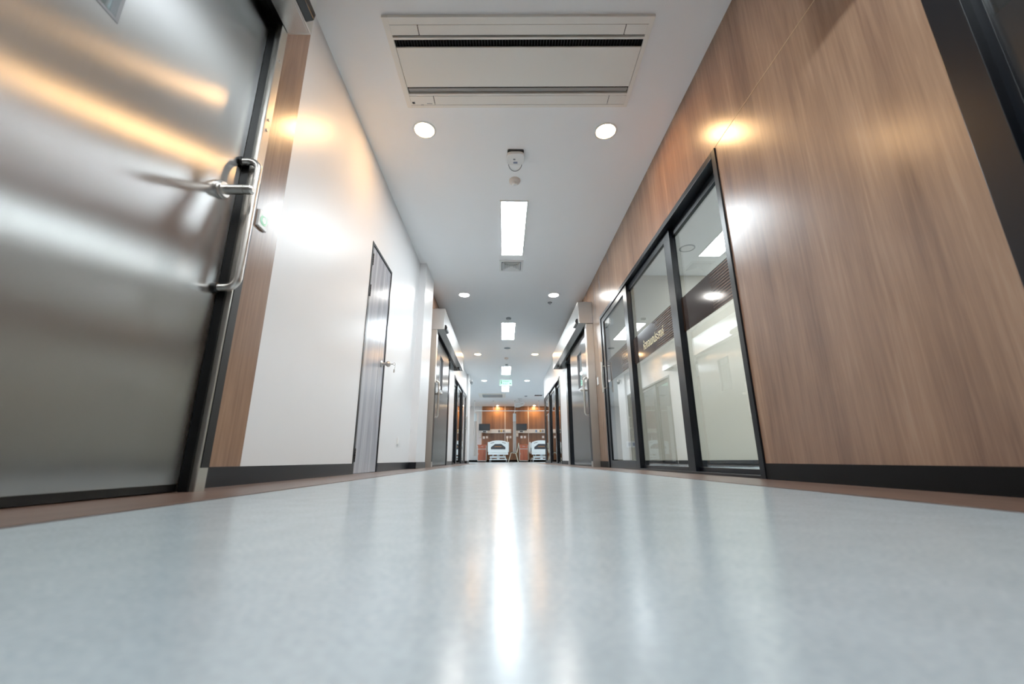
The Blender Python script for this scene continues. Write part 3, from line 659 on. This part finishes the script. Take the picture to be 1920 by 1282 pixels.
# ceiling orbit fan
F = thing('ceiling_fan', (.75, 19.0, HC), 'white orbit fan with round cage hanging from ward ceiling', 'fan')
b = MB(); b.lathe([(0, 0), (.10, 0), (.09, -.03), (.05, -.05), (.03, -.055), (.03, -.11), (0, -.11)], (.75, 19.0, HC), n=20); b.build('ceiling_mount', 'plastic', F)
Rt = Matrix.Rotation(-.28, 3, 'Y') @ Matrix.Rotation(.25, 3, 'X'); fc = Vector((.72, 19.0, 2.53))
tr = lambda p: fc + Rt @ Vector(p)
b = MB(); b.tube([tr((0, 0, .06)), (.75, 19.0, HC-.10)], .025, 10); b.lathe([(0, .10), (.055, .09), (.07, .05), (.07, .0), (0, -.01)], (0, 0, 0), n=18)
for v in list(b.bm.verts)[-73:]: v.co = tr(v.co)
b.build('motor', 'plastic', F)
b = MB()
for rad, z in ((.23, -.02), (.21, .04), (.21, -.08), (.15, .065), (.15, -.105), (.08, -.12)):
    b.tube([tr((rad*math.cos(a), rad*math.sin(a), z)) for a in [2*PI*i/28 for i in range(28)]], .008, 5, closed=True)
for i in range(20):
    a = 2*PI*i/20; b.tube([tr((q*math.cos(a), q*math.sin(a), z)) for q, z in ((.06, .075), (.15, .065), (.21, .04), (.23, -.02), (.21, -.08), (.15, -.105), (.04, -.125))], .006, 4)
b.build('cage', 'plastic', F)
for k in range(3):
    a0 = 2*PI*k/3; b = MB()
    b.grid(lambda u, v: tr(((.05+.14*u)*math.cos(a0+(v-.5)*1.3), (.05+.14*u)*math.sin(a0+(v-.5)*1.3), -.03+.05*(v-.5))), 6, 6); b.build('blade', 'alu', F)

# curtain rail on drop rods
Rz = 2.315
C = thing('curtain_rail', (.3, 19.8, Rz), 'white curtain rail on drop rods running across both ward bays', 'curtain rail')
b = MB(); b.tube([(-1.36, 19.8, Rz), (2.6, 19.8, Rz)], .018, 8); b.build('front_rail', 'plastic', C)
for x0 in (-1.36, .54):
    s = .4; b = MB(); pts = [(x0+s*0+.0, 19.8, Rz)] if False else []
    for k in range(9): a = PI/2*k/8; pts.append((x0+.18*(1-math.sin(a)), 19.8+.45*(1-math.cos(a)), Rz))
    pts.append((x0, FAR-.041, Rz)); b.tube(pts, .018, 8); b.build('return_rail', 'plastic', C)
for x in (-1.35, -.47, .54, 1.67):
    b = MB(); b.tube([(x, 19.8, Rz), (x, 19.8, HC-.008)], .009, 8); rd = b.build('drop_rod', 'plastic', C)
    b = MB(); b.lathe([(0, 0), (.03, 0), (.03, -.01), (0, -.01)], (x, 19.8, HC), n=14); b.build('ceiling_flange', 'grey', rd)
def curtain(x0, x1, y, z0, lb):
    t = thing('privacy_curtain', ((x0+x1)/2, y, z0), lb, 'curtain', 'curtains gathered between ward bays')
    w = (x1-x0)/2; cx = (x0+x1)/2
    def cloth(za, zb, n, fl):
        b = MB(); K = 72
        def f(u, v):
            a = 2*PI*u; q = 1+.16*math.sin(9*a+1.2*v)+.06*math.sin(17*a)
            z = za+(zb-za)*v; k = 1+fl*(1-v)
            return Vector((cx+w*.8*q*k*math.cos(a), y+w*1.5*q*k*math.sin(a), z))
        b.grid(f, K, 10); return b
    cloth(z0, 1.90, 0, .12).build('curtain_cloth', 'curtain', t)
    cloth(1.90, 2.28, 0, 0).build('net_top', 'bed_white', t)
    for k in range(6):
        b = MB(); b.tube([(cx, y-w+2*w*k/5, 2.27), (cx, y-w+2*w*k/5, Rz-.018)], .004, 5); b.build('curtain_hook', 'plastic', t)
curtain(-1.43, -1.27, 20.6, .28, 'pale curtain gathered at far left of the ward beside left cabinet')
curtain(.46, .62, 20.7, .40, 'pale curtain gathered between the two ward beds')

# bedhead service panels
def bedhead(x0, x1, lb, items):
    t = thing('bedhead_panel', ((x0+x1)/2, FAR-.04, 1.41), lb, 'service panel', 'service panels above ward beds')
    b = MB(); b.box(x0, x1, FAR-.09, FAR-.04, 1.415, 1.615); b.build('panel_body', 'alu', t, .004)
    for x, m in items:
        b = MB(); b.box(x-.045, x+.045, FAR-.115, FAR-.09, 1.46, 1.575); b.build('service_outlet', m, t, .006)
bedhead(-.92, .40, 'pale service panel above the left ward bed', [(-.215, 'grey'), (-.10, 'yellow'), (.02, 'grey'), (.18, 'plastic'), (.29, 'plastic')])
bedhead(.66, 2.6, 'pale service panel above the right ward bed', [(1.68, 'blue'), (1.80, 'plastic'), (1.90, 'yellow'), (2.02, 'grey')])
# small sockets on the panelling
def socket(x, z, lb, m='pink'):
    t = thing('wall_socket', (x, FAR-.04, z), lb, 'socket', 'sockets on the ward panelling')
    b = MB(); b.box(x-.055, x+.055, FAR-.056, FAR-.04, z-.06, z+.06); b.build('cover_plate', m, t, .004)
    b = MB(); b.box(x-.03, x+.03, FAR-.060, FAR-.056, z-.03, z+.03); b.build('outlet', 'plastic', t)
socket(-.99, 1.20, 'leftmost socket on panelling, below the left screen', 'plastic'); socket(-.83, 1.22, 'pink socket below and right of the left screen')
socket(.205, 1.22, 'socket above the right end of left bed'); socket(.36, 1.22, 'pink socket just left of the hanging curtain')
socket(.93, 1.22, 'pale socket below the right screen', 'plastic'); socket(1.10, 1.22, 'pink socket below right end of the right screen')
socket(2.03, 1.22, 'socket on panelling at edge of right glass doors')
# screens on arms
def screen(cx, lb):
    t = thing('wall_screen', (cx, FAR-.04, 1.45), lb, 'television', 'screens on brackets by ward beds')
    y = 21.45
    b = MB(); b.box(cx-.283, cx+.283, y, y+.045, 1.522, 1.855); b.build('screen_housing', 'dark', t, .006)
    b = MB(); b.box(cx-.262, cx+.262, y-.002, y, 1.545, 1.835); b.build('display', 'screen', t)
    b = MB(); b.tube([(cx, y+.045, 1.66), (cx, y+.2, 1.60), (cx, FAR-.04, 1.56)], .022, 8); b.box(cx-.09, cx+.09, FAR-.10, FAR-.04, 1.47, 1.66); b.build('wall_arm', 'grey', t)
    b = MB(); b.box(cx-.15, cx+.15, y+.02, y+.12, 1.425, 1.515); b.build('control_box', 'plastic', t, .008)
    b = MB(); b.box(cx-.08, cx+.08, y+.016, y+.02, 1.44, 1.50); b.build('control_display', 'dark', t)
    b = MB()
    for k in range(3): b.tube([(cx-.08+.06*k, y+.07, 1.43), (cx-.09+.07*k, y+.1, 1.35), (cx-.05+.04*k, y+.14, 1.31)], .008, 5)
    b.build('cables', 'dark', t)
screen(-.945, 'dark flat screen on bracket above the left cabinet'); screen(.905, 'dark flat screen on bracket above the right cabinet')
# glove dispensers
b = MB(); b.box(-1.24, -1.14, FAR-.09, FAR+.002, 1.20, 1.42); b.box(-1.22, -1.16, FAR-.10, FAR-.09, 1.28, 1.34); tag(b.build('dispenser_box', 'plastic', bevel=.008), 'white dispenser box on white wall beside left screen', 'dispenser')
b = MB(); b.box(.66, .76, FAR-.12, FAR-.038, 1.24, 1.40); b.box(.68, .74, FAR-.13, FAR-.12, 1.29, 1.35); tag(b.build('dispenser_box', 'plastic', bevel=.008), 'white dispenser box on panelling beside right screen', 'dispenser')
# bedside cabinets
def cabinet(x0, lb):
    x1 = x0+.44; y0, y1 = 21.42, 21.88
    t = thing('bedside_cabinet', ((x0+x1)/2, (y0+y1)/2, 0), lb, 'bedside cabinet', 'red wood cabinets by ward beds')
    b = MB(); b.box(x0, x0+.02, y0, y1, .05, .80); b.box(x1-.02, x1, y0, y1, .05, .80); b.box(x0, x1, y0, y1, .05, .075); b.box(x0, x1, y1-.02, y1, .05, .80); b.box(x0+.02, x1-.02, y0, y1, .615, .635)
    b.build('carcass', 'bed_white', t)
    b = MB(); b.box(x0-.01, x1+.01, y0-.015, y1, .80, .83); b.build('cabinet_top', 'cab_wood', t, .006)
    b = MB(); b.box(x0+.022, x1-.022, y0-.004, y0+.015, .08, .612); d = b.build('cabinet_door', 'cab_wood', t, .003)
    b = MB(); b.box(x0+.04, x0+.055, y0-.02, y0-.004, .34, .44); b.build('handle', 'chrome', d)
    b = MB(); b.box(x0+.022, x1-.022, y0-.004, y0+.015, .638, .798); d = b.build('drawer', 'cab_wood', t, .003)
    b = MB(); b.box((x0+x1)/2-.06, (x0+x1)/2+.06, y0-.02, y0-.004, .74, .755); b.build('handle', 'chrome', d)
    for x in (x0+.04, x1-.04):
        for y in (y0+.05, y1-.05):
            b = MB(); b.tube([(x-.012, y, .025), (x+.012, y, .025)], .025, 12); b.box(x-.006, x+.006, y-.01, y+.01, .03, .052); b.build('caster', 'dark', t)
cabinet(-1.275, 'red wood bedside cabinet left of the left ward bed'); cabinet(.795, 'red wood bedside cabinet between chair and right ward bed')
b = MB(); b.box(1.02, 1.20, 21.5, 21.7, .83, .842, Matrix.Rotation(.3, 3, 'Z')); b.box(1.05, 1.17, 21.53, 21.66, .842, .856, Matrix.Rotation(.1, 3, 'Z')); tag(b.build('folded_cloth', 'orange_print'), 'small folded cloth on the right bedside cabinet', 'cloth')
# beds
def bed(cx, lb):
    y0, y1 = 19.6, 21.6; W = .455
    t = thing('hospital_bed', (cx, (y0+y1)/2, 0), lb, 'hospital bed', 'white hospital beds in the ward')
    def board(y, name):
        b = MB(); pts = []
        for k in range(13): u = -1+2*k/12; pts.append((cx+u*W*.97, y, .955-.085*abs(u)**2.4))
        pts += [(cx+W, y, .60), (cx+W*1.0, y, .47), (cx+W*.93, y, .42), (cx-W*.93, y, .42), (cx-W, y, .47), (cx-W, y, .60)]
        b.poly(pts, (0, .045, 0)); return b.build(name, 'bed_white', t, .008)
    fb = board(y0, 'footboard'); hb = board(y1-.05, 'headboard')
    b = MB(); b.poly([(cx-.33, y0-.006, .565), (cx+.33, y0-.006, .565), (cx+.33, y0-.006, .66), (cx+.14, y0-.006, .80), (cx-.14, y0-.006, .80), (cx-.33, y0-.006, .66)], (0, .006, 0)); ins = b.build('inset_panel', 'bed_dark', fb, .003)
    b = MB(); b.box(cx-.17, cx+.15, y0-.008, y0-.006, .668, .682); b.box(cx-.15, cx+.16, y0-.008, y0-.006, .690, .700); b.build('printed_stripe', 'orange_print', ins)
    for s in (-1, 1):
        b = MB(); b.box(cx+s*.26-.085, cx+s*.26+.085, y0-.004, y0+.001, .865-.03, .865, Matrix.Rotation(s*.22, 3, 'Y')); b.build('grip_slot', 'grey', fb)
    b = MB(); b.box(cx-.42, cx+.42, y0+.05, y1-.06, .52, .66); b.build('mattress', 'mattress', t, .03)
    b = MB(); b.box(cx-.44, cx+.44, y0+.045, y1-.05, .40, .46)
    b.box(cx-.45, cx+.45, y0-.02, y0+.045, .33, .41); b.build('mattress_deck', 'bed_white', t, .01)
    b = MB()
    for s in (-1, 1):
        b.box(cx+s*.33-.03, cx+s*.33+.03, y0+.25, y1-.3, .14, .20); b.box(cx+s*.25-.025, cx+s*.25+.025, y0+.35, y0+.42, .2, .42, Matrix.Rotation(.3, 3, 'X')); b.box(cx+s*.25-.025, cx+s*.25+.025, y1-.45, y1-.38, .2, .42, Matrix.Rotation(-.3, 3, 'X'))
    b.box(cx-.38, cx+.34, y0+.10, y0+.22, .19, .27); b.box(cx-.40, cx+.40, y0+.10, y0+.18, .10, .14); b.box(cx-.40, cx+.40, y1-.3, y1-.22, .10, .14); b.box(cx-.06, cx+.06, y0+.12, y0+.2, .14, .34)
    b.build('lift_frame', 'bed_white', t, .006)
    for s in (-1, 1):
        for y in (y0+.14, y1-.26):
            b = MB(); b.tube([(cx+s*.38-.02, y, .062), (cx+s*.38+.02, y, .062)], .062, 16); b.box(cx+s*.38-.03, cx+s*.38+.03, y-.03, y+.03, .09, .125); b.build('caster', 'grey', t)
    for s in (-1, 1):
        b = MB(); x = cx+s*.475
        b.tube([(x, y0+.55, .46), (x, y0+.55, .84), (x, y0+.62, .90), (x, y0+1.38, .90), (x, y0+1.45, .84), (x, y0+1.45, .46)], .02, 8)
        for k in range(3): b.tube([(x, y0+.75+.25*k, .46), (x, y0+.75+.25*k, .90)], .012, 6)
        b.build('side_rail', 'bed_white', t)
    b = MB(); b.tube([(cx+.43, y1-.1, .44), (cx+.43, y1-.1, 1.19)], .016, 8); b.build('drip_pole', 'plastic', t)
    return t
bed(-.232, 'white hospital bed on the left side of the far ward'); bed(1.735, 'white hospital bed at right, partly hidden by right glass doors')
# chair, seen from the side
t = thing('visitor_chair', (.47, 20.3, 0), 'cream tube framed visitor chair between left bed and right cabinet', 'chair')
for y in (20.1, 20.5):
    b = MB(); b.tube([(.235, y, 0), (.30, y, .22), (.36, y, .41), (.40, y, .43), (.60, y, .40), (.64, y, .44), (.685, y, .66), (.715, y, .86)], .014, 8); b.build('side_frame', 'frame_cream', t)
    b = MB(); b.tube([(.585, y, .40), (.64, y, .2), (.695, y, 0)], .014, 8); b.build('leg', 'frame_cream', t)
b = MB(); b.box(.35, .61, 20.08, 20.52, .425, .455, Matrix.Rotation(.08, 3, 'Y')); b.build('seat', 'seat', t, .01)
b = MB(); b.box(.672, .694, 20.1, 20.5, .58, .86, Matrix.Rotation(.14, 3, 'Y')); b.build('backrest', 'seat', t, .008)
# little camera on the column at the ward mouth
t = thing('dome_camera', (-1.06, 13.8, 2.63), 'small white camera on the column at the left ward mouth', 'camera')
b = MB(); b.box(-1.120, -1.03, 13.74, 13.86, 2.60, 2.66); b.build('camera_bracket', 'plastic', t, .006)
b = MB(); b.lathe([(0, 0), (.05, 0), (.05, -.04), (.035, -.075), (0, -.09)], (-1.05, 13.8, 2.60), n=20); b.build('camera_dome', 'mid_grey', t)

# ================================================================== CAMERA, WORLD, COLOUR
cam = bpy.data.cameras.new('camera'); co = bpy.data.objects.new('camera', cam); COL.objects.link(co)
cam.sensor_fit = 'HORIZONTAL'; cam.sensor_width = 36; cam.lens = 787.18*36/1920; cam.clip_start = .01; cam.clip_end = 100
R_ = Matrix.Rotation(math.radians(-1.2084), 4, 'Z') @ Matrix.Rotation(PI/2+math.radians(15.6725), 4, 'X') @ Matrix.Rotation(math.radians(-.2328), 4, 'Z')
co.matrix_world = Matrix.Translation((0, 0, .105)) @ R_
cam.dof.use_dof = True; cam.dof.focus_distance = 5.5; cam.dof.aperture_fstop = 2.5
S.camera = co
wd = bpy.data.worlds.new('world'); S.world = wd; wd.use_nodes = True
wd.node_tree.nodes['Background'].inputs[0].default_value = (.75, .8, .85, 1); wd.node_tree.nodes['Background'].inputs[1].default_value = .05
S.view_settings.view_transform = 'Standard'; S.view_settings.exposure = 2.08; S.view_settings.gamma = 1.19
S.cycles.use_denoising = True; S.cycles.max_bounces = 9; S.cycles.diffuse_bounces = 5; S.cycles.glossy_bounces = 5; S.cycles.transparent_max_bounces = 12
S.cycles.sample_clamp_indirect = 8; S.cycles.caustics_reflective = False; S.cycles.caustics_refractive = False
